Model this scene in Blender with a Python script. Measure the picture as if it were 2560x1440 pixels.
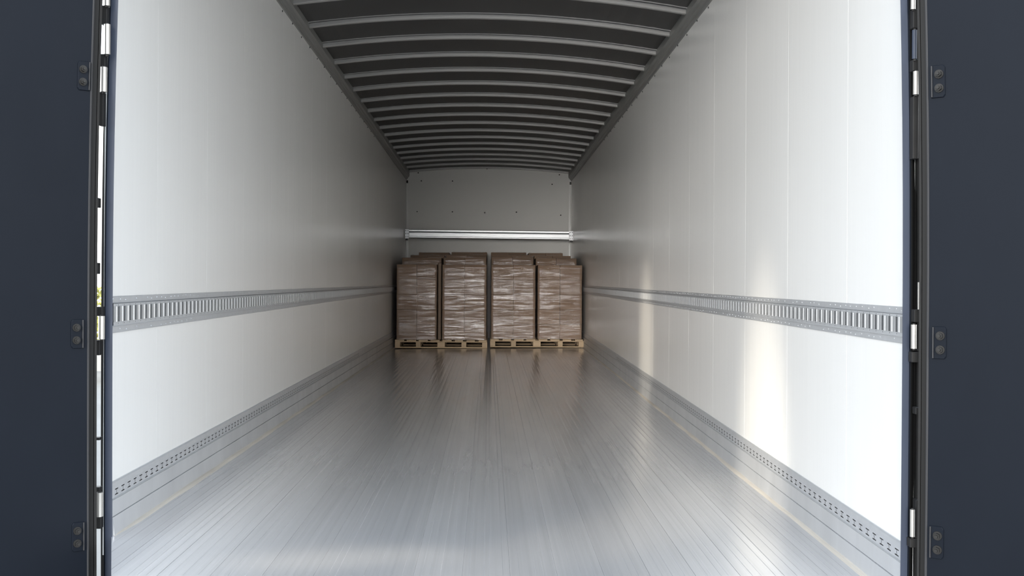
import bpy, bmesh, math, random
from mathutils import Vector, Matrix
random.seed(7)
scene = bpy.context.scene
for o in list(bpy.data.objects):
    bpy.data.objects.remove(o)
COL = scene.collection

# ------------------------------------------------------------------ camera
F, U0, V0, ROLL, CAMZ = 2790.0, 1222.7, 704.7, 0.0052, 0.8433   # 2560x1440 frame
cd = bpy.data.cameras.new('camera')
cam = bpy.data.objects.new('camera', cd); COL.objects.link(cam)
cd.sensor_width = 36.0
cd.lens = F / 2560 * 36.0
cd.shift_x = (1280 - U0) / 2560
cd.shift_y = -(720 - V0) / 2560
cd.clip_end = 500
cam.matrix_world = Matrix.Translation((0, 0, CAMZ)) @ Matrix.Rotation(math.pi / 2, 4, 'X') @ Matrix.Rotation(ROLL, 4, 'Z')
scene.camera = cam

# ------------------------------------------------------------------ sky and sun
world = bpy.data.worlds.new('sky'); scene.world = world
world.use_nodes = True
nt = world.node_tree
bg = nt.nodes['Background']
# hazy bright sky: palest all round the horizon, a little deeper overhead
gm = nt.nodes.new('ShaderNodeTexCoord'); sx = nt.nodes.new('ShaderNodeSeparateXYZ')
cr = nt.nodes.new('ShaderNodeValToRGB')
nt.links.new(gm.outputs['Generated'], sx.inputs[0]); nt.links.new(sx.outputs['Z'], cr.inputs['Fac'])
cr.color_ramp.elements[0].position = 0.0; cr.color_ramp.elements[0].color = (1.0, 0.99, 0.965, 1)
cr.color_ramp.elements[1].position = 0.75; cr.color_ramp.elements[1].color = (0.42, 0.50, 0.60, 1)
e = cr.color_ramp.elements.new(0.22); e.color = (0.80, 0.85, 0.90, 1)
nt.links.new(cr.outputs['Color'], bg.inputs['Color'])
bg.inputs['Strength'].default_value = 4.1
sd = bpy.data.lights.new('sun', 'SUN'); sd.energy = 4.4; sd.angle = math.radians(28); sd.color = (1.0, 0.955, 0.90)
sun = bpy.data.objects.new('sun', sd); COL.objects.link(sun)
sun.location = (-10, -14, 12)
sun.rotation_euler = Vector((0.23, 1.0, -0.065)).to_track_quat('-Z', 'Y').to_euler()

# added unseen spot lamps, standing in for warm sun glints from the yard
def glint_lamp(name, loc, target, diameter, watts, shape=(1, 1)):
    ld = bpy.data.lights.new(name, 'SPOT'); ld.energy = watts; ld.color = (1.0, 0.90, 0.74)
    ld.shadow_soft_size = 0.05; ld.spot_blend = 1.0
    v = Vector(target) - Vector(loc); ld.spot_size = 2 * math.atan(diameter / 2 / v.length)
    o = bpy.data.objects.new(name, ld); COL.objects.link(o); o.location = loc; o.scale = (shape[0], shape[1], 1)
    o.rotation_euler = v.to_track_quat('-Z', 'Y').to_euler()
glint_lamp('glint_lamp', (-3.4, -9.0, 0.9), (1.20, 8.54, 0.35), 1.6, 22000, (0.15, 1))
glint_lamp('glint_lamp', (-4.2, -2.2, 1.6), (1.19, 4.86, -0.05), 2.3, 3200, (0.30, 1))
glint_lamp('glint_lamp', (2.2, -4.5, 4.2), (-0.42, 3.38, 0.0), 1.0, 4000, (1, 0.16))

vs = scene.view_settings
vs.view_transform = 'Standard'; vs.look = 'None'; vs.gamma = 1.0; vs.use_curve_mapping = False
vs.exposure = 0.16
cy = scene.cycles                         # a white tube: let the daylight bounce all the way in
cy.max_bounces = 16; cy.diffuse_bounces = 12; cy.glossy_bounces = 8; cy.transparent_max_bounces = 16

# ------------------------------------------------------------------ materials
def mat(name, color, rough=0.5, metal=0.0, spec=0.5, noise=None, bump=None, rvar=None, rand=0.0, coat=0.0, aniso=0.0):
    """noise=(scale3, amount, detail) colour variation; bump=(scale3, strength, dist); rvar=(scale3, amount)"""
    m = bpy.data.materials.new(name); m.use_nodes = True
    t = m.node_tree; b = t.nodes['Principled BSDF']
    b.inputs['Base Color'].default_value = (*color, 1)
    b.inputs['Roughness'].default_value = rough
    b.inputs['Metallic'].default_value = metal
    b.inputs['Specular IOR Level'].default_value = spec
    b.inputs['Coat Weight'].default_value = coat
    b.inputs['Anisotropic'].default_value = aniso
    co = t.nodes.new('ShaderNodeTexCoord')
    def nz(scale, detail=3, rough_=0.55):
        mp = t.nodes.new('ShaderNodeMapping'); mp.inputs['Scale'].default_value = scale
        t.links.new(co.outputs['Object'], mp.inputs['Vector'])
        n = t.nodes.new('ShaderNodeTexNoise'); n.inputs['Scale'].default_value = 1.0
        n.inputs['Detail'].default_value = detail; n.inputs['Roughness'].default_value = rough_
        t.links.new(mp.outputs[0], n.inputs['Vector'])
        return n.outputs['Fac']
    def madd(sock, mul, add):
        k = t.nodes.new('ShaderNodeMath'); k.operation = 'MULTIPLY_ADD'
        t.links.new(sock, k.inputs[0]); k.inputs[1].default_value = mul; k.inputs[2].default_value = add
        return k.outputs[0]
    val = None
    if noise:
        val = madd(nz(noise[0], noise[2] if len(noise) > 2 else 3), 2 * noise[1], 1 - noise[1])
    if rand:
        oi = t.nodes.new('ShaderNodeObjectInfo')
        r = madd(oi.outputs['Random'], 2 * rand, 1 - rand)
        if val is None: val = r
        else:
            k = t.nodes.new('ShaderNodeMath'); k.operation = 'MULTIPLY'
            t.links.new(val, k.inputs[0]); t.links.new(r, k.inputs[1]); val = k.outputs[0]
    if val is not None:
        vm = t.nodes.new('ShaderNodeVectorMath'); vm.operation = 'SCALE'
        vm.inputs[0].default_value = color
        t.links.new(val, vm.inputs['Scale'])
        t.links.new(vm.outputs[0], b.inputs['Base Color'])
    if rvar:
        t.links.new(madd(nz(rvar[0], 4), 2 * rvar[1], rough - rvar[1]), b.inputs['Roughness'])
    if bump:
        bp = t.nodes.new('ShaderNodeBump'); bp.inputs['Strength'].default_value = bump[1]
        bp.inputs['Distance'].default_value = bump[2]
        t.links.new(nz(bump[0], 4), bp.inputs['Height'])
        t.links.new(bp.outputs[0], b.inputs['Normal'])
    return m

M = {}
M['wall'] = mat('white_wall_panel', (0.89, 0.885, 0.865), 0.25, spec=0.5, bump=((1, 9, 0.5), 0.25, 0.004), noise=((1.5, 1.5, 0.4), 0.02))
M['joint'] = mat('wall_joint', (0.84, 0.84, 0.82), 0.5)
M['back'] = mat('grey_white_bulkhead', (0.84, 0.835, 0.81), 0.45, noise=((2, 2, 2), 0.03))
M['alu_floor'] = mat('aluminium_floor', (0.74, 0.74, 0.75), 0.20, metal=0.56, noise=((60, 0.30, 1), 0.15, 6), rvar=((8, 0.9, 1), 0.085), bump=((260, 0.12, 1), 0.22, 0.0012), rand=0.05)
M['alu'] = mat('aluminium_plate', (0.66, 0.67, 0.685), 0.42, metal=0.5, noise=((3, 7.0, 1.3), 0.14, 7), rvar=((4, 5, 2), 0.12))
M['galv'] = mat('galvanised_rail', (0.61, 0.625, 0.645), 0.40, metal=0.45, noise=((30, 30, 30), 0.07))
M['galv_bar'] = mat('galvanised_bar', (0.62, 0.635, 0.65), 0.28, metal=0.6)
M['slot_dark'] = mat('slot_shade', (0.075, 0.078, 0.082), 0.7)  # shade of the rail slots, put into the colour
M['recess'] = mat('rail_recess', (0.16, 0.165, 0.17), 0.6, metal=0.3)
M['bead'] = mat('dirty_sealant', (0.56, 0.52, 0.46), 0.65, noise=((30, 1.6, 10), 0.35, 5))
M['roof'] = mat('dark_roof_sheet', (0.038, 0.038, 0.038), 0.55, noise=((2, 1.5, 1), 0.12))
M['bow'] = mat('roof_bow_metal', (0.41, 0.405, 0.395), 0.42, metal=0.45)
M['rail'] = mat('roof_rail_metal', (0.27, 0.272, 0.262), 0.45, metal=0.4, noise=((6, 3, 6), 0.08))
M['navy'] = mat('dark_navy_paint', (0.0062, 0.0083, 0.0127), 0.42, spec=0.09, noise=((5, 5, 2.5), 0.16, 6), rvar=((6, 6, 2), 0.08), bump=((5, 5, 1.5), 0.12, 0.003))
M['navy_post'] = mat('blue_grey_post_paint', (0.034, 0.043, 0.065), 0.45, spec=0.3, noise=((20, 20, 1.5), 0.12))
M['rubber'] = mat('black_rubber', (0.005, 0.005, 0.005), 0.5, spec=0.2)
M['edge'] = mat('worn_grey_edge', (0.040, 0.040, 0.042), 0.5, spec=0.2, noise=((20, 20, 3), 0.25))
M['hinge'] = mat('bright_hinge_steel', (0.50, 0.485, 0.455), 0.3, metal=0.75, noise=((40, 40, 14), 0.12))
M['dsteel'] = mat('dark_hinge_steel', (0.018, 0.0175, 0.017), 0.45, spec=0.25, noise=((30, 30, 20), 0.25))
M['beam'] = mat('aluminium_beam', (0.52, 0.535, 0.55), 0.38, metal=0.85)
M['wood'] = mat('pallet_wood', (0.60, 0.45, 0.29), 0.7, noise=((6, 30, 60), 0.2, 5), rand=0.12)
M['carton'] = mat('brown_carton', (0.275, 0.178, 0.113), 0.75, noise=((3, 3, 3), 0.06), rand=0.10)
M['cboard'] = mat('brown_edge_board', (0.25, 0.18, 0.13), 0.7, noise=((20, 20, 6), 0.1))
M['gravel'] = mat('yard_ground', (0.26, 0.252, 0.238), 0.9, noise=((0.7, 0.7, 0.7), 0.25, 8))
M['bwhite'] = mat('cream_building_wall', (0.82, 0.79, 0.73), 0.7, noise=((0.3, 0.3, 2), 0.05))
M['bgrey'] = mat('grey_plinth', (0.36, 0.35, 0.33), 0.8, noise=((2, 2, 2), 0.12))
M['leaf'] = mat('yellow_green_leaves', (0.42, 0.40, 0.10), 0.6, rand=0.15, noise=((4, 4, 4), 0.4))
M['bark'] = mat('brown_bark', (0.16, 0.11, 0.07), 0.9)
M['sealgrey'] = mat('grey_door_seal', (0.22, 0.215, 0.205), 0.5, noise=((30, 30, 2), 0.2))

def film_material():
    m = bpy.data.materials.new('clear_stretch_film'); m.use_nodes = True
    t = m.node_tree; t.nodes.clear()
    out = t.nodes.new('ShaderNodeOutputMaterial')
    tr = t.nodes.new('ShaderNodeBsdfTransparent'); tr.inputs['Color'].default_value = (0.95, 0.95, 0.95, 1)
    gl = t.nodes.new('ShaderNodeBsdfPrincipled')
    gl.inputs['Base Color'].default_value = (0.80, 0.80, 0.82, 1); gl.inputs['Roughness'].default_value = 0.17
    gl.inputs['Metallic'].default_value = 0.55
    mx = t.nodes.new('ShaderNodeMixShader')
    co = t.nodes.new('ShaderNodeTexCoord')
    mp = t.nodes.new('ShaderNodeMapping'); mp.inputs['Scale'].default_value = (2.6, 2.6, 28.0)
    n = t.nodes.new('ShaderNodeTexNoise'); n.inputs['Scale'].default_value = 1.0; n.inputs['Detail'].default_value = 5
    n.inputs['Distortion'].default_value = 0.6
    t.links.new(co.outputs['Object'], mp.inputs[0]); t.links.new(mp.outputs[0], n.inputs['Vector'])
    rp = t.nodes.new('ShaderNodeMapRange'); rp.inputs['From Min'].default_value = 0.40; rp.inputs['From Max'].default_value = 0.72
    rp.inputs['To Min'].default_value = 0.025; rp.inputs['To Max'].default_value = 0.15
    t.links.new(n.outputs['Fac'], rp.inputs['Value'])
    bp = t.nodes.new('ShaderNodeBump'); bp.inputs['Strength'].default_value = 0.9; bp.inputs['Distance'].default_value = 0.010
    t.links.new(n.outputs['Fac'], bp.inputs['Height']); t.links.new(bp.outputs[0], gl.inputs['Normal'])
    t.links.new(rp.outputs[0], mx.inputs['Fac'])
    t.links.new(tr.outputs[0], mx.inputs[1]); t.links.new(gl.outputs[0], mx.inputs[2])
    t.links.new(mx.outputs[0], out.inputs['Surface'])
    return m
M['film'] = film_material()

# ------------------------------------------------------------------ helpers
class MB:
    def __init__(s): s.v = []; s.f = []
    def quad(s, a, b, c, d):
        i = len(s.v); s.v += [a, b, c, d]; s.f.append((i, i + 1, i + 2, i + 3)); return s
    def box(s, x0, x1, y0, y1, z0, z1):
        i = len(s.v)
        s.v += [(x0, y0, z0), (x1, y0, z0), (x1, y1, z0), (x0, y1, z0), (x0, y0, z1), (x1, y0, z1), (x1, y1, z1), (x0, y1, z1)]
        s.f += [tuple(i + k for k in q) for q in ((0, 3, 2, 1), (4, 5, 6, 7), (0, 1, 5, 4), (1, 2, 6, 5), (2, 3, 7, 6), (3, 0, 4, 7))]
        return s
    def loft(s, rings, closed=True, caps=True):
        i = len(s.v); n = len(rings[0])
        for r in rings: s.v += list(r)
        for k in range(len(rings) - 1):
            for j in range(n if closed else n - 1):
                a = i + k * n + j; b = i + k * n + (j + 1) % n
                s.f.append((a, b, b + n, a + n))
        if caps and closed:
            s.f.append(tuple(i + j for j in range(n))[::-1])
            s.f.append(tuple(i + (len(rings) - 1) * n + j for j in range(n)))
        return s
    def tube(s, p0, p1, r0, r1=None, n=12):
        r1 = r0 if r1 is None else r1
        p0 = Vector(p0); p1 = Vector(p1); d = (p1 - p0).normalized()
        e = d.orthogonal().normalized(); g = d.cross(e)
        rings = [[tuple(p + (e * math.cos(2 * math.pi * k / n) + g * math.sin(2 * math.pi * k / n)) * r) for k in range(n)] for p, r in ((p0, r0), (p1, r1))]
        return s.loft(rings)
    def map(s, fn):
        s.v = [tuple(fn(*v)) for v in s.v]; return s

def build(name, mb, material, parent=None, origin=(0, 0, 0), smooth=False, bevel=0.0, fix=True):
    me = bpy.data.meshes.new(name)
    me.from_pydata([(v[0] - origin[0], v[1] - origin[1], v[2] - origin[2]) for v in mb.v], [], mb.f)
    if fix or bevel:
        b = bmesh.new(); b.from_mesh(me)
        if bevel:
            bmesh.ops.bevel(b, geom=list(b.edges), offset=bevel, segments=1, affect='EDGES')
        bmesh.ops.recalc_face_normals(b, faces=b.faces)
        b.to_mesh(me); b.free()
    me.materials.append(material)
    if smooth:
        for p in me.polygons: p.use_smooth = True
    o = bpy.data.objects.new(name, me); COL.objects.link(o)
    if parent: o.parent = parent
    else: o.location = origin
    return o
def shared(name, me, parent, loc=(0, 0, 0), scale=(1, 1, 1), rz=0.0):
    o = bpy.data.objects.new(name, me); COL.objects.link(o)
    o.parent = parent; o.location = loc; o.scale = scale; o.rotation_euler = (0, 0, rz)
    return o
def empty(name, loc=(0, 0, 0)):
    o = bpy.data.objects.new(name, None); o.empty_display_size = 0.1; COL.objects.link(o); o.location = loc; return o
def tag(o, label, cat, group=None):
    o['label'] = label; o['category'] = cat
    if group: o['group'] = group
    return o
def structure(o, label=None):
    o['kind'] = 'structure'
    if label: o['label'] = label
    return o

# the trailer body is slightly racked: nominal (x in -1.25..1.25, y, z) -> built position
YN, YF = 3.5, 17.0
ZK = [0.0, 0.18, 0.69, 0.795, 2.39, 2.447]
ZLN = [0.038, 0.202, 0.675, 0.792, 2.434, 2.474]; ZLF = [-0.037, 0.182, 0.700, 0.795, 2.387, 2.454]
ZRN = [-0.059, 0.107, 0.674, 0.779, 2.367, 2.417]; ZRF = [0.018, 0.220, 0.704, 0.811, 2.376, 2.442]
def pw(z, T):
    if z <= 0: return T[0] + z
    for i in range(5):
        if z <= ZK[i + 1]:
            return T[i] + (z - ZK[i]) / (ZK[i + 1] - ZK[i]) * (T[i + 1] - T[i])
    return T[5] + z - ZK[5]
def W(x, y, z):
    t = (y - YN) / (YF - YN)
    xl = -1.1934 + t * (-1.2657 + 1.1934); xr = 1.1855 + t * (1.2441 - 1.1855)
    a = (x / 1.25 + 1) / 2
    zl = pw(z, ZLN) * (1 - t) + pw(z, ZLF) * t
    zr = pw(z, ZRN) * (1 - t) + pw(z, ZRF) * t
    if abs(x) > 1.25:                      # outside the lining: keep true thickness
        X = xl + (x + 1.25) if x < 0 else xr + (x - 1.25)
        a = min(1, max(0, a))
    else: X = xl + (xr - xl) * a
    return (X, y, zl + (zr - zl) * a)
def at(px, py, y):                        # a point seen at a pixel, at depth y
    return Vector(((px - U0) * y / F, y, CAMZ - (py - V0) * y / F))

Y0L, Y0R = 3.51, 3.154                     # where the two side walls begin at the rear frame
def y0(s): return Y0L if s < 0 else Y0R
def y1(s): return Y0L if s < 0 else 3.157     # fittings on the right run up to the post face

# ------------------------------------------------------------------ floor
NPL = 17; PW = 2.5 / NPL
def floor_start(x):                       # the sill corner beside the left post is cut back for the hinges
    y = 3.5
    for _ in range(20): y = max(2.95, -W(x, y, 0)[0] / 0.3372)
    return y
mb = MB(); xs = [-1.24 + 2.48 * k / 17 for k in range(18)]
mb.loft([[(x, floor_start(x) + 0.02, -0.09), (x, 17.04, -0.09), (x, 17.04, -0.014), (x, floor_start(x) + 0.02, -0.014)] for x in xs])
fl = structure(build('floor', mb.map(W), M['recess']), 'aluminium plank floor of the trailer')
for i in range(NPL):
    xa = -1.25 + i * PW; xb = xa + PW
    prof = [(xa + 0.0003, -0.010), (xa + 0.0003, -0.0008), (xa + 0.0010, 0.0)]
    ng = random.choice((2, 3, 3, 4))
    for g in range(1, ng + 1):
        xc = xa + PW * g / (ng + 1) + random.uniform(-0.010, 0.010)
        d = random.uniform(0.0004, 0.0012); w = random.uniform(0.0004, 0.0011)
        prof += [(xc - w, 0.0), (xc - w * 0.4, -d), (xc + w * 0.4, -d), (xc + w, 0.0)]
    prof += [(xb - 0.0010, 0.0), (xb - 0.0003, -0.0008), (xb - 0.0003, -0.010)]
    mb = MB().loft([[(x, floor_start(x), z) for x, z in prof], [(x, 17.03, z) for x, z in prof]]).map(W)
    build('floor_plank', mb, M['alu_floor'], fl)

# ------------------------------------------------------------------ side walls
def side_wall(s, first, pitch, name, label):
    ya = y0(s)
    wl = structure(build(name, MB().box(min(s * 1.2525, s * 1.268), max(s * 1.2525, s * 1.268), ya, 17.05, -0.06, 2.60).map(W), M['joint']), label)
    ys = [ya]
    y = first
    while y - pitch > ya + 0.2: y -= pitch
    while y < 16.9:
        ys.append(y); y += pitch
    ys.append(17.0)
    for a, b in zip(ys[:-1], ys[1:]):
        x0, x1 = sorted((s * 1.2500, s * 1.2528))
        build('wall_panel', MB().box(x0, x1, a + 0.0008, b - 0.0008, 0.15, 2.45).map(W), M['wall'], wl)
    return wl
wall_l = side_wall(-1, 4.74, 0.72, 'wall_left', 'white panelled side wall on the left')
wall_r = side_wall(1, 5.20, 0.75, 'wall_right', 'bright white panelled side wall on the right')

# ------------------------------------------------------------------ back wall
wb = structure(build('wall_back', MB().box(-1.27, 1.27, 17.02, 17.08, -0.06, 2.62).map(W), M['joint']), 'grey bulkhead at the front end of the trailer')
def roofz(x, y=17.0):
    a2 = (x / 1.25) ** 2
    return 2.520 + 0.070 * (1 - a2) - (17.0 - y) / 9.8 * (0.018 + 0.022 * a2)
mb = MB(); n = 16
front = []; back = []
for k in range(n + 1):
    x = -1.24 + 2.48 * k / n
    front.append([(x, 17.0, 0.0), (x, 17.0, roofz(x) + 0.0), (x, 17.018, roofz(x)), (x, 17.018, 0.0)])
build('bulkhead_panel', mb.loft(front).map(W), M['back'], wb)
for s in (-1, 1):
    x0, x1 = sorted((s * 1.248, s * 1.215))
    build('corner_trim', MB().box(x0, x1, 16.985, 17.0, 0.0, 2.44).map(W), M['wall'], wb)
    x0, x1 = sorted((s * 1.250, s * 1.238))
    build('corner_trim', MB().box(x0, x1, 16.955, 16.985, 0.0, 2.44).map(W), M['joint'], wb)
for px, py in ((1052, 453), (1130, 453), (1216, 422), (1379, 460), (1042, 530), (1130, 530), (1211, 532), (1290, 530), (1401, 537), (1044, 433), (1397, 436)):
    p = at(px, py, 17.0)
    build('screw', MB().tube(p + Vector((0, -0.006, 0)), p, 0.007, 0.010, 8), M['dsteel'], wb)
for s in (-1, 1):                                    # small corner brackets below the roof
    p = W(s * 1.235, 16.95, 2.36)
    build('corner_bracket', MB().box(p[0] - 0.012, p[0] + 0.012, 16.93, 16.96, p[2] - 0.02, p[2] + 0.02), M['dsteel'], wb)

# ------------------------------------------------------------------ ceiling and roof bows
mb = MB(); xs = [-1.27 + 2.54 * k / 24 for k in range(25)]
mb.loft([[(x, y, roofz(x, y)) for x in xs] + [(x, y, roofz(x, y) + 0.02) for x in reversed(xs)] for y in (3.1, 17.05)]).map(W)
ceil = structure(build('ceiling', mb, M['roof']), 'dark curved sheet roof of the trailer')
secs = [(0.0, 0.002), (0.0, -0.022), (0.004, -0.026), (0.030, -0.026), (0.030, 0.002)]
lips = [(-0.046, 0.002), (-0.046, -0.0055), (-0.042, -0.0055), (-0.042, 0.002)]
k = 0
while True:
    yb = 16.97 - 0.61 * k
    if yb < 3.45: break
    xs = [-1.212 + 2.424 * j / 20 for j in range(21)]
    bow = build('roof_bow', MB().loft([[(x, yb + dy, roofz(x, yb) + dz) for dy, dz in secs] for x in xs]).map(W), M['bow'], ceil)
    build('flange_lip', MB().loft([[(x, yb + dy, roofz(x, yb) + dz) for dy, dz in lips] for x in xs]).map(W), M['bow'], bow)
    k += 1

# roof edge rails
prof = [(0.0, 2.390), (0.010, 2.390), (0.012, 2.405), (0.022, 2.410), (0.026, 2.424), (0.036, 2.429), (0.045, 2.447), (0.045, 2.52), (0.0, 2.54)]
for n_, s in enumerate((-1, 1)):
    mb = MB().loft([[(s * (1.25 - i), y, z) for i, z in prof] for y in (y0(s), 17.0)]).map(W)
    rail = structure(build('trim_%d' % (n_ + 1), mb, M['rail']), 'grey stepped roof rail along the %s wall' % ('left', 'right')[n_])
    hexm = None
    for j in range(40):                              # fixing screws just under the rail
        y = y0(s) + 0.25 + j * 0.34
        if y > 12: break
        p = W(s * 1.25, y, 2.379 + (0.004 if j % 2 else -0.003))
        if hexm is None:
            ob = build('screw', MB().tube((-s * 0.004, 0, 0), (0, 0, 0), 0.005, 0.006, 6), M['edge'], rail); hexm = ob.data
            ob.location = p
        else: shared('screw', hexm, rail, p)

# ------------------------------------------------------------------ scuff bands (baseboards)
def scuff(s, name, label):
    ya, yb = y1(s), 16.98
    def X(d): return s * (1.25 - d)
    root = structure(build(name, MB().loft([[(X(d), y, z) for d, z in ((0.0005, 0.0), (0.004, 0.0), (0.004, 0.172), (0.0005, 0.172))] for y in (ya, yb)]).map(W), M['recess']), label)
    # perforated top strip, pairs of short slots
    mb = MB(); d0 = 0.010
    zr = [0.126, 0.1345, 0.1382, 0.1523, 0.1560, 0.163]
    pitch = 0.063; y = ya; 
    def q(ya_, yb_, za, zb):
        mb.quad((X(d0), ya_, za), (X(d0), yb_, za), (X(d0), yb_, zb), (X(d0), ya_, zb))
    while y < 10.5:
        q(y, y + 0.033, zr[0], zr[5])
        a, b = y + 0.033, y + pitch
        q(a, b, zr[0], zr[1]); q(a, a + 0.0125, zr[2], zr[3]); q(b - 0.0125, b, zr[2], zr[3]); q(a, b, zr[4], zr[5])
        mb.quad((X(0.0090), a + 0.0125, zr[2]), (X(0.0090), b - 0.0125, zr[2]), (X(0.0090), b - 0.0125, zr[3]), (X(0.0090), a + 0.0125, zr[3]))
        y += pitch
    q(y, yb, zr[0], zr[5])
    mb.quad((X(d0), ya, 0.126), (X(d0), yb, 0.126), (X(0.004), yb, 0.126), (X(0.004), ya, 0.126))
    build('slot_strip', mb.map(W), M['galv'], root, fix=False)
    # folded top lip
    build('top_lip', MB().loft([[(X(d), y, z) for d, z in ((0.0, 0.163), (0.0105, 0.163), (0.007, 0.177), (0.004, 0.182), (0.0, 0.182))] for y in (ya, yb)]).map(W), M['galv'], root)
    build('edge_bead', MB().loft([[(X(d), y, z) for d, z in ((0.009, 0.1235), (0.0150, 0.1245), (0.0150, 0.1262), (0.009, 0.1280))] for y in (ya, yb)]).map(W), M['galv_bar'], root)
    build('upper_plate', MB().loft([[(X(d), y, z) for d, z in ((0.003, 0.066), (0.013, 0.066), (0.014, 0.068), (0.014, 0.122), (0.011, 0.1234), (0.003, 0.1234))] for y in (ya, yb)]).map(W), M['alu'], root)
    build('lower_plate', MB().loft([[(X(d), y, z) for d, z in ((0.003, 0.0), (0.020, 0.0), (0.018, 0.030), (0.0155, 0.0635), (0.003, 0.0645))] for y in (ya, yb)]).map(W), M['alu'], root)
    mb = MB(); rings = []
    nseg = 60
    for j in range(nseg + 1):
        y = ya + (yb - ya) * j / nseg
        w = 0.020 + random.uniform(-0.004, 0.006); h = 0.006 + random.uniform(-0.002, 0.002)
        if j == 0: w *= 0.15; h *= 0.1
        rings.append([(X(0.018), y, -0.002), (X(0.018), y, h + 0.003), (X(0.018 + w * 0.5), y, h), (X(0.018 + w), y, -0.001)])
    build('sealant_bead', mb.loft(rings).map(W), M['bead'], root)
    return root
scuff(-1, 'baseboard_left', 'aluminium scuff band at the foot of the left wall')
scuff(1, 'baseboard_right', 'aluminium scuff band at the foot of the right wall')

# ------------------------------------------------------------------ slotted lashing rails
def lashing(s, label):
    ya, yb = y1(s) + 0.005, 16.9
    org = W(s * 1.25, ya, 0.69)
    root = empty('lashing_rail', org)
    def X(d): return s * (1.25 - d)
    def part(name, prof, m):
        return build(name, MB().loft([[(X(d), y, z) for d, z in prof] for y in (ya, yb)]).map(W), m, root, org)
    part('channel_back', ((0.0004, 0.712), (0.0113, 0.712), (0.0113, 0.775), (0.0004, 0.775)), M['slot_dark'])  # almost flush with the web; its dark colour paints the slots' shade
    part('bottom_flange', ((0.0, 0.690), (0.004, 0.690), (0.0048, 0.692), (0.0048, 0.7085), (0.0, 0.7085)), M['galv'])
    part('bottom_web', ((0.001, 0.7088), (0.008, 0.7088), (0.012, 0.712), (0.012, 0.7215), (0.010, 0.7225), (0.001, 0.7225)), M['galv'])
    part('top_web', ((0.001, 0.7655), (0.010, 0.7655), (0.012, 0.7665), (0.012, 0.773), (0.008, 0.7762), (0.001, 0.7762)), M['galv'])
    part('top_flange', ((0.0, 0.7765), (0.0048, 0.7765), (0.0048, 0.793), (0.004, 0.795), (0.0, 0.795)), M['galv'])
    # flat lands and half-round bars between the slots
    pitch = 0.058
    zb, zt = 0.7218, 0.7662
    prof = [(0.000, 0.002), (0.000, 0.012), (0.021, 0.012), (0.0215, 0.0112)]
    for k in range(0, 7):
        th = math.pi * (1 - k / 6.0)
        prof.append((0.0290 + 0.0075 * math.cos(th), 0.0112 + 0.0032 * math.sin(th)))
    prof += [(0.0365, 0.002)]
    h = 1.0
    base = MB().loft([[(-s * d, y, z) for y, d in prof] for z in (0.0, h)])
    me = None; rest = MB()
    j = 0
    while True:
        y = ya + 0.002 + j * pitch
        if y > 14.6: break
        p0 = W(s * 1.25, y, zb); p1 = W(s * 1.25, y, zt)
        if y < 5.6:
            loc = (p0[0] - org[0], p0[1] - org[1], p0[2] - org[2])
            if me is None:
                o = build('slot_bar', base, M['galv_bar'], root); me = o.data
                o.location = loc; o.scale = (1, 1, p1[2] - p0[2])
            else: shared('slot_bar', me, root, loc, (1, 1, p1[2] - p0[2]))
        else:
            i0 = len(rest.v)
            rest.v += [(v[0] + p0[0], v[1] + p0[1], v[2] * (p1[2] - p0[2]) + p0[2]) for v in base.v]
            rest.f += [tuple(i0 + q for q in f_) for f_ in base.f]
        j += 1
    o = build('slot_bars', rest, M['galv_bar'], root, org); o['kind'] = 'stuff'
    # small rivets on both flanges and pinholes above and below the slots
    rv = MB(); ph = MB()
    y = ya + 0.02
    while y < 9:
        for z in (0.699, 0.786):
            if random.random() < 0.8:
                p = W(X(0.0046), y + random.uniform(-0.012, 0.012), z + random.uniform(-0.003, 0.003)); q = (p[0] - s * 0.0018, p[1], p[2])
                rv.tube(p, q, 0.0022, 0.0014, 5)
        for z in (0.7175, 0.7695):
            p = W(X(0.0119), y + 0.026, z); q = (p[0] - s * 0.0005, p[1], p[2])
            ph.tube(p, q, 0.0021, 0.0021, 6)
        y += pitch
    o = build('rivets', rv, M['galv_bar'], root, org); o['kind'] = 'stuff'
    o = build('pinholes', ph, M['recess'], root, org); o['kind'] = 'stuff'
    tag(root, label, 'rail')
lashing(-1, 'slotted steel lashing rail running along the left white wall')
lashing(1, 'slotted steel lashing rail running along the right white wall')

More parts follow.
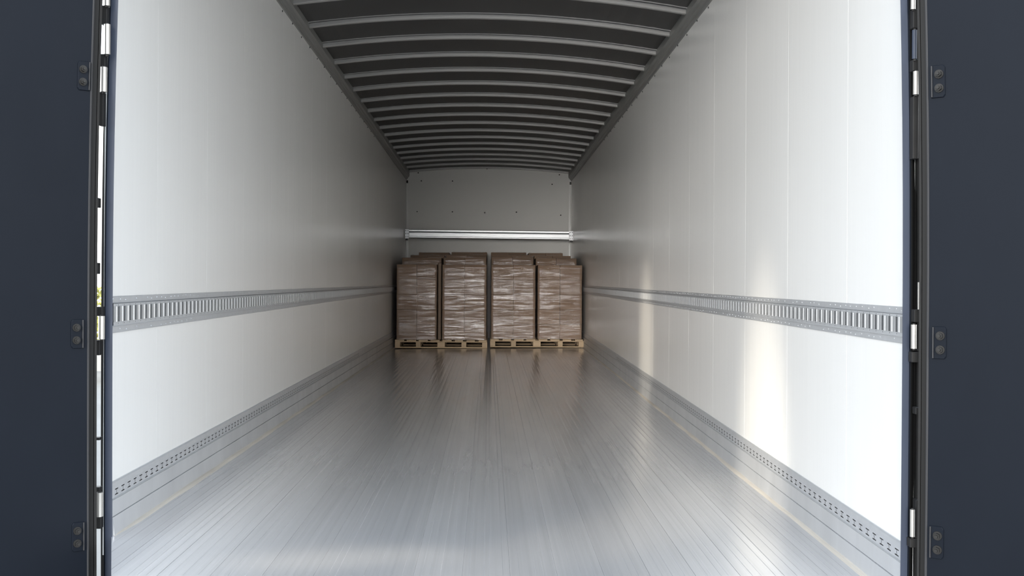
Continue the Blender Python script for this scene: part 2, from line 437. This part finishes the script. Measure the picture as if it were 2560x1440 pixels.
# ------------------------------------------------------------------ load beam in front of the bulkhead
yb = 16.55
bl = at(1012, 574.5, yb); br = at(1432, 577.5, yb)
org = ((bl.x + br.x) / 2, yb, (bl.z + br.z) / 2 - 0.125)
beam = empty('load_beam', org)
hs = 21.5 * yb / F                                    # beam height
sec = [(0.0, 0.0), (-0.030, 0.004), (-0.034, 0.010), (-0.034, 0.020), (-0.026, 0.027), (-0.024, hs * 0.62), (-0.034, hs * 0.66), (-0.036, hs * 0.72), (-0.026, hs * 0.76), (-0.034, hs * 0.80), (-0.034, hs * 0.94), (-0.030, hs), (0.0, hs)]
build('beam_profile', MB().loft([[(p.x, yb + dy, p.z - hs + dz) for dy, dz in sec] for p in (Vector((bl.x + 0.03, 0, bl.z)), Vector((br.x - 0.03, 0, br.z)))]), M['beam'], beam, org)
for p, sg in ((bl, 1), (br, -1)):
    x0, x1 = sorted((p.x, p.x + sg * 0.062))
    h = build('end_bracket', MB().box(x0, x1, yb - 0.042, yb - 0.002, p.z - hs - 0.01, p.z + 0.004), M['galv'], beam, org, bevel=0.003)
    for dx in (0.016, 0.046):
        for dz in (-0.018, -hs / 2, -hs + 0.014):
            c = Vector((p.x + sg * dx, yb - 0.042, p.z + dz))
            build('bolt', MB().tube(c, c + Vector((0, -0.006, 0)), 0.007, 0.006, 6), M['dsteel'], h, org)
    x0, x1 = sorted((p.x + sg * 0.008, p.x + sg * 0.042))
    build('latch', MB().box(x0, x1, yb - 0.03, yb, p.z - hs - 0.035, p.z - hs - 0.008), M['dsteel'], beam, org)
tag(beam, 'bright aluminium load beam spanning the grey bulkhead', 'beam')

# ------------------------------------------------------------------ pallets and wrapped carton stacks
PX = F / 14.3
rows_y = [14.30, 14.965, 15.63, 16.29]
RD = 0.63
pallet_h = 0.104
def make_pallet(name, xa, xb, ya, label, group):
    zf = max(W(xa, ya, 0)[2], W(xb, ya, 0)[2], W(xa, ya + RD, 0)[2], W(xb, ya + RD, 0)[2]) + 0.0015
    org = ((xa + xb) / 2, ya + RD / 2, zf)
    r = empty(name, org); w = xb - xa
    def bx(n_, x0, x1, y0_, y1_, z0, z1, m='wood'):
        return build(n_, MB().box(x0, x1, y0_, y1_, zf + z0, zf + z1), M[m], r, org, bevel=0.0022)
    nb = [(0.0, 0.066), (0.300 - 0.031, 0.300 + 0.031), (w / 2 - 0.048, w / 2 + 0.048), (w - 0.300 - 0.031, w - 0.300 + 0.031), (w - 0.066, w)]
    for iy, yy in enumerate((ya, ya + RD / 2 - 0.04, ya + RD - 0.08)):
        if iy != 1: bx('bottom_board', xa, xb, yy, yy + 0.08, 0.0, 0.015)
        for a, b in nb:
            bx('block', xa + a, xa + b, yy, yy + 0.078, 0.0152, 0.073)
        bx('cross_board', xa, xb, yy, yy + 0.08, 0.0732, 0.086)
        if iy == 1:
            for a, b in nb: bx('runner_board', xa + a, xa + b, ya + 0.081, ya + RD - 0.081, 0.0, 0.015)
    nbd = 8
    for k_ in range(nbd):
        ww = 0.112 + random.uniform(-0.012, 0.012); c = xa + 0.06 + (w - 0.12) * k_ / (nbd - 1)
        bx('deck_board', c - ww / 2, c + ww / 2, ya + random.uniform(0, 0.004), ya + RD, 0.0862, pallet_h)
    tag(r, label, 'pallet', group)
    return zf + pallet_h
def film_mesh(name, w, d, h, seed, amp=0.004, cut=False):
    rnd = random.Random(seed)
    nx, ny, nzr = 26, 10, 84
    r = 0.018
    ring = []
    hx, hy = w / 2, d / 2
    def add_side(p, q, n, nrm):
        for k_ in range(n):
            t = k_ / n
            ring.append((p[0] + (q[0] - p[0]) * t, p[1] + (q[1] - p[1]) * t, nrm))
    add_side((-hx + r, -hy), (hx - r, -hy), nx, (0, -1)); add_side((hx - r, -hy), (hx, -hy + r), 3, (0.7, -0.7))
    add_side((hx, -hy + r), (hx, hy - r), ny, (1, 0)); add_side((hx, hy - r), (hx - r, hy), 3, (0.7, 0.7))
    add_side((hx - r, hy), (-hx + r, hy), ny, (0, 1)); add_side((-hx + r, hy), (-hx, hy - r), 3, (-0.7, 0.7))
    add_side((-hx, hy - r), (-hx, -hy + r), ny, (-1, 0)); add_side((-hx, -hy + r), (-hx + r, -hy), 3, (-0.7, -0.7))
    N = len(ring)
    ridges = []
    for _ in range(95):
        ridges.append((rnd.uniform(-0.02, h), rnd.uniform(0.004, 0.011), rnd.uniform(-hx, hx), rnd.uniform(0.05, 0.26), rnd.uniform(-0.09, 0.09), rnd.uniform(0.4, 1.0) * amp * rnd.choice((1, 1, -0.35))))
    mb = MB(); rings = []
    for j in range(nzr + 1):
        z = h * j / nzr
        R = []
        for i, (x, y, nr) in enumerate(ring):
            u = x if abs(nr[1]) > 0.5 else (y + hx)
            b = 0.0
            for z0, wd, x0, ln, sl, am in ridges:
                e = (z - z0 - sl * (u - x0)) / wd
                if -2.5 < e < 2.5:
                    g = (u - x0) / ln
                    if -2 < g < 2: b += am * math.exp(-e * e) * math.exp(-g * g)
            b = max(-0.0025, min(0.010, b))
            top = 0.0
            if j >= nzr - 3: top = (j - nzr + 3) / 3.0 * 0.012
            R.append((x + nr[0] * (b - top), y + nr[1] * (b - top), z + (0.0025 if j == nzr else 0)))
        rings.append(R)
    # fold over the top edge
    rings.append([(x * 0.86, y * 0.86, h + 0.005 + rnd.uniform(0, 0.006)) for x, y, _ in ring])
    mb.loft(rings, caps=False)
    me = bpy.data.meshes.new(name); me.from_pydata(mb.v, [], mb.f); me.materials.append(M['film'])
    for p in me.polygons: p.use_smooth = True
    return me
CW, CD = 0.57, 0.57
films = [film_mesh('stretch_wrap', 0.585, RD - 0.012, 1.0, s_, 0.0045) for s_ in (11, 23, 37, 51)]
carton_me = None
def make_stack(xa, xb, ya, zb, ztop, layers, film, label, group, flip=False):
    """xa..xb outside of the film, zb pallet top"""
    global carton_me
    org = ((xa + xb) / 2, ya + RD / 2, zb)
    r = empty('wrapped_carton_stack', org)
    h = ztop - zb; w = xb - xa - 0.016; dpt = RD - 0.030
    if carton_me is None:
        o = build('carton', MB().box(-0.5, 0.5, -0.5, 0.5, -0.5, 0.5), M['carton'], None, bevel=0.008)
        carton_me = o.data; bpy.data.objects.remove(o)
    lh = h / layers
    for k_ in range(layers):
        for c in range(2):
            cw = w / 2
            sx = (c - 0.5) * cw + random.uniform(-0.0012, 0.0012)
            o = shared('carton', carton_me, r, (sx, random.uniform(-0.003, 0.003), lh * (k_ + 0.5)), (cw - 0.0018, dpt - 0.006, lh - 0.0006), 0)
    fm = shared('stretch_wrap', film, r, (0, 0, 0.0), ((xb - xa) / 0.588 * (-1 if flip else 1), 1, h * 1.001))
    fm['label'] = 'clear wrinkled stretch film'
    tag(r, label, 'carton stack', group)
    return r
def pxX(px, y): return (px - U0) * y / F
ptop = []
G1 = 'wooden pallets'
names_row = ['front', 'second', 'third', 'rearmost']
# (x px edges of each column), top px, row by row
cols = [
    [((990, 1093.5), 662), ((1104, 1218), 662), ((1226.5, 1340.5), 662), ((1343, 1457), 662)],
    [((1003, 1105), 645), ((1107, 1217), 644), ((1227, 1335), 643), ((1338, 1443), 645)],
    [((1024, 1112), 639), ((1114, 1217), 637), ((1228, 1331), 637), ((1334, 1428), 639)],
    [((1045, 1124), 632), ((1127, 1219), 631), ((1226, 1317), 631), ((1320, 1408), 632)],
]
colname = ['against the left wall', 'left of the centre gap', 'right of the centre gap', 'against the right wall']
lay = [5, 6, 6, 7]
for ri, ya in enumerate(rows_y):
    tops = []
    for pi, (a, b) in enumerate(((988, 1219), (1226, 1460))):
        xa, xb = pxX(a, rows_y[0]), pxX(b, rows_y[0])
        if ri == 0:
            lab = ('pale wooden pallet carrying the two front stacks on the left', 'pale wooden pallet carrying the two front stacks on the right')[pi]
            gp = 'front wooden pallets'
        else:
            lab = '%s-row wooden pallet under the %s pair of carton stacks' % (names_row[ri], ('left', 'right')[pi]); gp = 'pallets of the rear rows'
        tops.append(make_pallet('wooden_pallet', xa, xb, ya, lab, gp))
    for ci, ((a, b), tp) in enumerate(cols[ri]):
        zt = CAMZ + (V0 - tp) * ya / F
        lab = '%s-row film-wrapped stack of brown cartons %s' % (names_row[ri], colname[ci])
        make_stack(pxX(a, ya), pxX(b, ya), ya, tops[ci // 2] + 0.001, zt, lay[ri], films[(ci + ri) % 4], lab, 'film-wrapped carton stacks', flip=(ri + ci) % 2 == 1)
# cardboard edge board in the gap of the two left front stacks
xg0, xg1 = pxX(1094.5, 14.32), pxX(1103, 14.32)
zb = W(-0.6, 14.4, 0)[2] + pallet_h + 0.012
zt = CAMZ + (V0 - 659) * 14.36 / F
mb = MB()
cx = (xg0 + xg1) / 2; r = (xg1 - xg0) / 2
ring = [(cx + r * math.cos(2 * math.pi * k / 14), 14.375 + r * 0.8 * math.sin(2 * math.pi * k / 14)) for k in range(14)]
mb.loft([[(x, y, z) for x, y in ring] for z in (zb, zt)])
ring2 = [(cx + (x - cx) * 0.8, 14.375 + (y - 14.375) * 0.8) for x, y in ring]
org = (cx, 14.375, zb)
tube = empty('cardboard_tube', org)
build('tube_wall', mb, M['cboard'], tube, org, smooth=False)
build('end_cap', MB().loft([[(x, y, z) for x, y in ring2] for z in (zt, zt + 0.006)]), M['dsteel'], tube, org)
tag(tube, 'brown cardboard tube standing in the gap between the two left front stacks', 'tube')

# ------------------------------------------------------------------ rear frame and doors
def lean(x, y, z, sg):                     # frame and doors bow slightly inward towards the top
    d = z - 0.84
    return (x + sg * (0.0125 * (d / 0.88) ** 2 if d > 0 else 0.0018 * (d / 0.7) ** 2), y, z)
ZS = [-0.30 + 0.2 * k for k in range(15)]  # -0.3 .. 2.5
def pillar(name, pts, m, parent, sg, zs=ZS, smooth=False):
    return build(name, MB().loft([[lean(x, y, z, sg) for x, y in pts] for z in zs]), m, parent, smooth=smooth)

def rear_side(s, idx):
    sg = -s
    if s < 0:
        yp = 3.50; px_in, px_out, px_seal = 282, 264, 255
        yh = 3.40; px_leaf, px_gask = 224, 241
    else:
        yp = 3.14; px_in, px_out, px_seal = 2257, 2274, 2285
        yh = 3.05; px_leaf, px_gask = 2317, 2300
    # --- post
    xi, xo = pxX(px_in, yp), pxX(px_out, yp)
    post = structure(pillar('trim_%d' % (idx + 2), [(xi, yp), (xo, yp), (xo, yp + 0.012), (xi + s * 0.004, yp + 0.012)], M['navy_post'], None, sg),
                     'blue-grey rear frame post beside the %s wall' % ('left', 'right')[idx - 1])
    xs_ = pxX(px_seal, yp + 0.02)
    pillar('seal', [(xo, yp + 0.008), (xs_, yp + 0.014), (xs_, yp + 0.03), (xo, yp + 0.03)], M['rubber'], post, sg)
    pillar('seal_bead', [(xo + s * 0.0005, yp - 0.003), (xo + s * 0.003, yp - 0.003), (xo + s * 0.003, yp + 0.008), (xo + s * 0.0005, yp + 0.008)], M['navy'], post, sg)
    if s > 0:                                        # closed channel behind the right-hand gap
        pillar('channel', [(xs_, yp + 0.03), (xs_ + 0.055, yp + 0.02), (xs_ + 0.055, yp + 0.04), (xs_, yp + 0.05)], M['rubber'], post, sg)
        a, b = pxX(2292, yp + 0.01), pxX(2302, yp + 0.01)
        pillar('channel_strip', [(a, yp + 0.004), (b, yp + 0.004), (b, yp + 0.02), (a, yp + 0.02)], M['dsteel'], post, sg)
    # --- door leaf, swung well open
    ph = math.radians(38)
    H = Vector((pxX(px_leaf, yh), yh, 0))
    dv = Vector((s * math.cos(ph), -math.sin(ph), 0)); nv = Vector((-s * math.sin(ph), -math.cos(ph), 0))
    def D(a, n_): p = H + dv * a + nv * n_; return (p.x, p.y)
    leaf = structure(pillar('door_%d' % idx, [D(0, 0), D(1.18, 0), D(1.18, -0.045), D(0, -0.045)], M['navy'], None, sg),
                     'dark navy rear door swung open on the %s' % ('left', 'right')[idx - 1])
    w_ = abs(pxX(px_gask, yh) - pxX(px_leaf, yh)) / math.cos(ph)
    pillar('gasket', [D(-0.0008, -0.004), D(-w_ * 0.55, -0.003), D(-w_ * 0.62, -0.010), D(-w_ * 0.62, -0.040), D(-0.0008, -0.040)], M['rubber'], leaf, sg)
    pillar('gasket_lip', [D(-w_ * 0.64, -0.004), D(-w_ * 0.95, -0.006), D(-w_, -0.012), D(-w_, -0.035), D(-w_ * 0.64, -0.035)], M['dsteel'], leaf, sg)
    pillar('edge_strip', [D(0.0, 0.0004), D(0.0032, 0.0022), D(0.0055, 0.0022), D(0.0065, 0.0004)], M['edge'], leaf, sg)
    # --- hinge plates with bolts on the leaf
    if s < 0: plates = ((201, 195, 1), (193, 840, 0), (196, 1347, 1))
    else: plates = ((2348, 198, 1), (2350, 851, 0), (2347, 1350, 0))
    for ppx, ppy, rnd_ in plates:
        # solve the distance along the leaf for this hinge
        k_ = (ppx - U0) / F
        a = (k_ * H.y - H.x) / (dv.x - k_ * dv.y)
        yy = H.y + dv.y * a
        z = CAMZ - (ppy - V0) * yy / F
        def P(du, dz, n_):
            p = H + dv * (a + du) + nv * n_; return lean(p.x, p.y, z + dz, sg)
        mb = MB(); hw, hh = 0.018, 0.044
        outl = [(-hw, -hh), (hw - 0.005, -hh), (hw, -hh + 0.007), (hw, hh - 0.007), (hw - 0.005, hh), (-hw, hh)]
        mb.loft([[P(u * 1.0, v, 0.0003) for u, v in outl], [P(u, v, 0.003) for u, v in outl], [P(u * 0.93, v * 0.97, 0.0045) for u, v in outl]])
        pl = build('hinge_plate', mb, M['navy'], leaf)
        lip = MB().loft([[P(u, v, n_) for u, n_ in ((-hw - 0.001, 0.0004), (-hw + 0.004, 0.0004), (-hw + 0.004, 0.0085), (-hw + 0.001, 0.0085))] for v in (-hh * 0.96, hh * 0.96)])
        build('plate_lip', lip, M['edge'], pl)
        for dz in (0.019, -0.019):
            c0 = Vector(P(0.003, dz, 0.004)); c1 = Vector(P(0.003, dz, 0.008)); c2 = Vector(P(0.003, dz, 0.017)); c3 = Vector(P(0.003, dz, 0.022))
            mb = MB().tube(c0, c1, 0.0125, 0.0120, 14).tube(c1, c2, 0.0088, 0.0088, 6).tube(c2, c3, 0.005, 0.0045, 10)
            build('bolt', mb, M['dsteel'], pl)
    # --- hinge knuckles and straps in the gap
    ym = yp - 0.035
    if s < 0:
        kn = ((-30, 20, 264, 8, 'hinge'), (66, 141, 265, 8, 'hinge'), (173, 235, 257, 8.5, 'hinge'), (795, 853, 254.5, 8, 'hinge'), (1236, 1296, 250.5, 10, 'hinge'))
        st = ((20, 66, 249, 266), (141, 173, 248, 262), (236, 320, 247, 258), (500, 524, 241, 247), (662, 690, 239, 246), (772, 795, 238, 258), (855, 893, 238, 252), (1098, 1105, 238, 254), (1222, 1236, 238, 255), (1297, 1326, 238, 257))
    else:
        kn = ((-30, 18, 2279, 6, 'hinge'), (173, 231, 2287, 7, 'hinge'), (700, 768, 2299, 5, 'hinge'), (806, 866, 2285, 7, 'hinge'), (1268, 1336, 2284, 6, 'hinge'), (70, 142, 2283, 6, 'navy_post'))
        st = ((18, 66, 2277, 2292), (144, 173, 2277, 2296), (174, 234, 2293, 2304), (236, 392, 2278, 2292), (768, 800, 2284, 2304), (808, 872, 2292, 2305), (874, 900, 2278, 2300), (1012, 1030, 2288, 2298), (1243, 1340, 2290, 2301), (1340, 1362, 2276, 2300))
    for a, b, c, r_, m in kn:
        p0, p1 = at(c, b, ym), at(c, a, ym); rr = r_ * ym / F
        p0 = Vector(lean(*p0, 0)); 
        mb = MB().tube(p0, p1, rr, rr, 16)
        kk = build('hinge_knuckle', mb, M[m], post)
        dz = (p1 - p0)
        build('hinge_pin', MB().tube(p0 - dz * 0.07, p0, rr * 0.45, rr * 0.5, 10).tube(p1, p1 + dz * 0.05, rr * 0.5, rr * 0.45, 10), M['dsteel'], kk)
    for a, b, c, d in st:
        p0, p1 = at(c, b, ym + 0.012), at(d, a, ym + 0.012)
        build('hinge_strap', MB().box(p0.x, p1.x, ym + 0.004, ym + 0.03, p0.z, p1.z), M['dsteel'], post, bevel=0.0015)
rear_side(-1, 1)
rear_side(1, 2)

# ------------------------------------------------------------------ the yard outside
GZ = -1.28
gnd = structure(build('ground', MB().box(-70, 70, -60, 90, GZ - 0.2, GZ), M['gravel']), 'grey gravel yard outside the trailer')
org = (-13.5, 28.0, GZ)
bd = empty('building', org)
build('wall', MB().box(-22, -6.5, 26, 36, GZ + 0.55, GZ + 7.0), M['bwhite'], bd, org)
build('plinth', MB().box(-22.06, -6.44, 25.94, 36.06, GZ, GZ + 0.545), M['bgrey'], bd, org)
build('roof', MB().box(-22.4, -6.1, 25.6, 36.4, GZ + 7.005, GZ + 7.3), M['bgrey'], bd, org)
tag(bd, 'cream building wall glimpsed through the left door gap', 'building')
# leafy shrub in front of the building
def shrub(x, y, h, rad, label):
    org = (x, y, GZ); r = empty('shrub', org)
    mb = MB().tube((x, y, GZ - 0.02), (x, y, GZ + h * 0.7), 0.06, 0.03, 7)
    for k_ in range(6):
        a = k_ * 1.1
        mb.tube((x, y, GZ + h * (0.3 + 0.05 * k_)), (x + rad * 0.6 * math.cos(a), y + rad * 0.6 * math.sin(a), GZ + h * (0.6 + 0.05 * k_)), 0.03, 0.01, 5)
    build('stem', mb, M['bark'], r, org)
    lf = MB()
    for _ in range(1400):
        u = random.uniform(0, 2 * math.pi); v = random.uniform(-1, 1); q = rad * random.random() ** 0.4
        c = Vector((x + q * math.cos(u) * math.sqrt(1 - v * v), y + q * math.sin(u) * math.sqrt(1 - v * v), GZ + h * 0.62 + v * q * h * 0.42 / rad))
        e = Vector((random.uniform(-1, 1), random.uniform(-1, 1), random.uniform(-1, 1))).normalized() * 0.07
        g = e.orthogonal().normalized() * 0.035
        lf.quad(tuple(c - e), tuple(c + g), tuple(c + e), tuple(c - g))
    o = build('foliage', lf, M['leaf'], r, org, fix=False); o['kind'] = 'stuff'
    tag(r, label, 'shrub')
shrub(-8.55, 23.0, 2.1, 0.8, 'yellow-green shrub glimpsed through the left door gap')
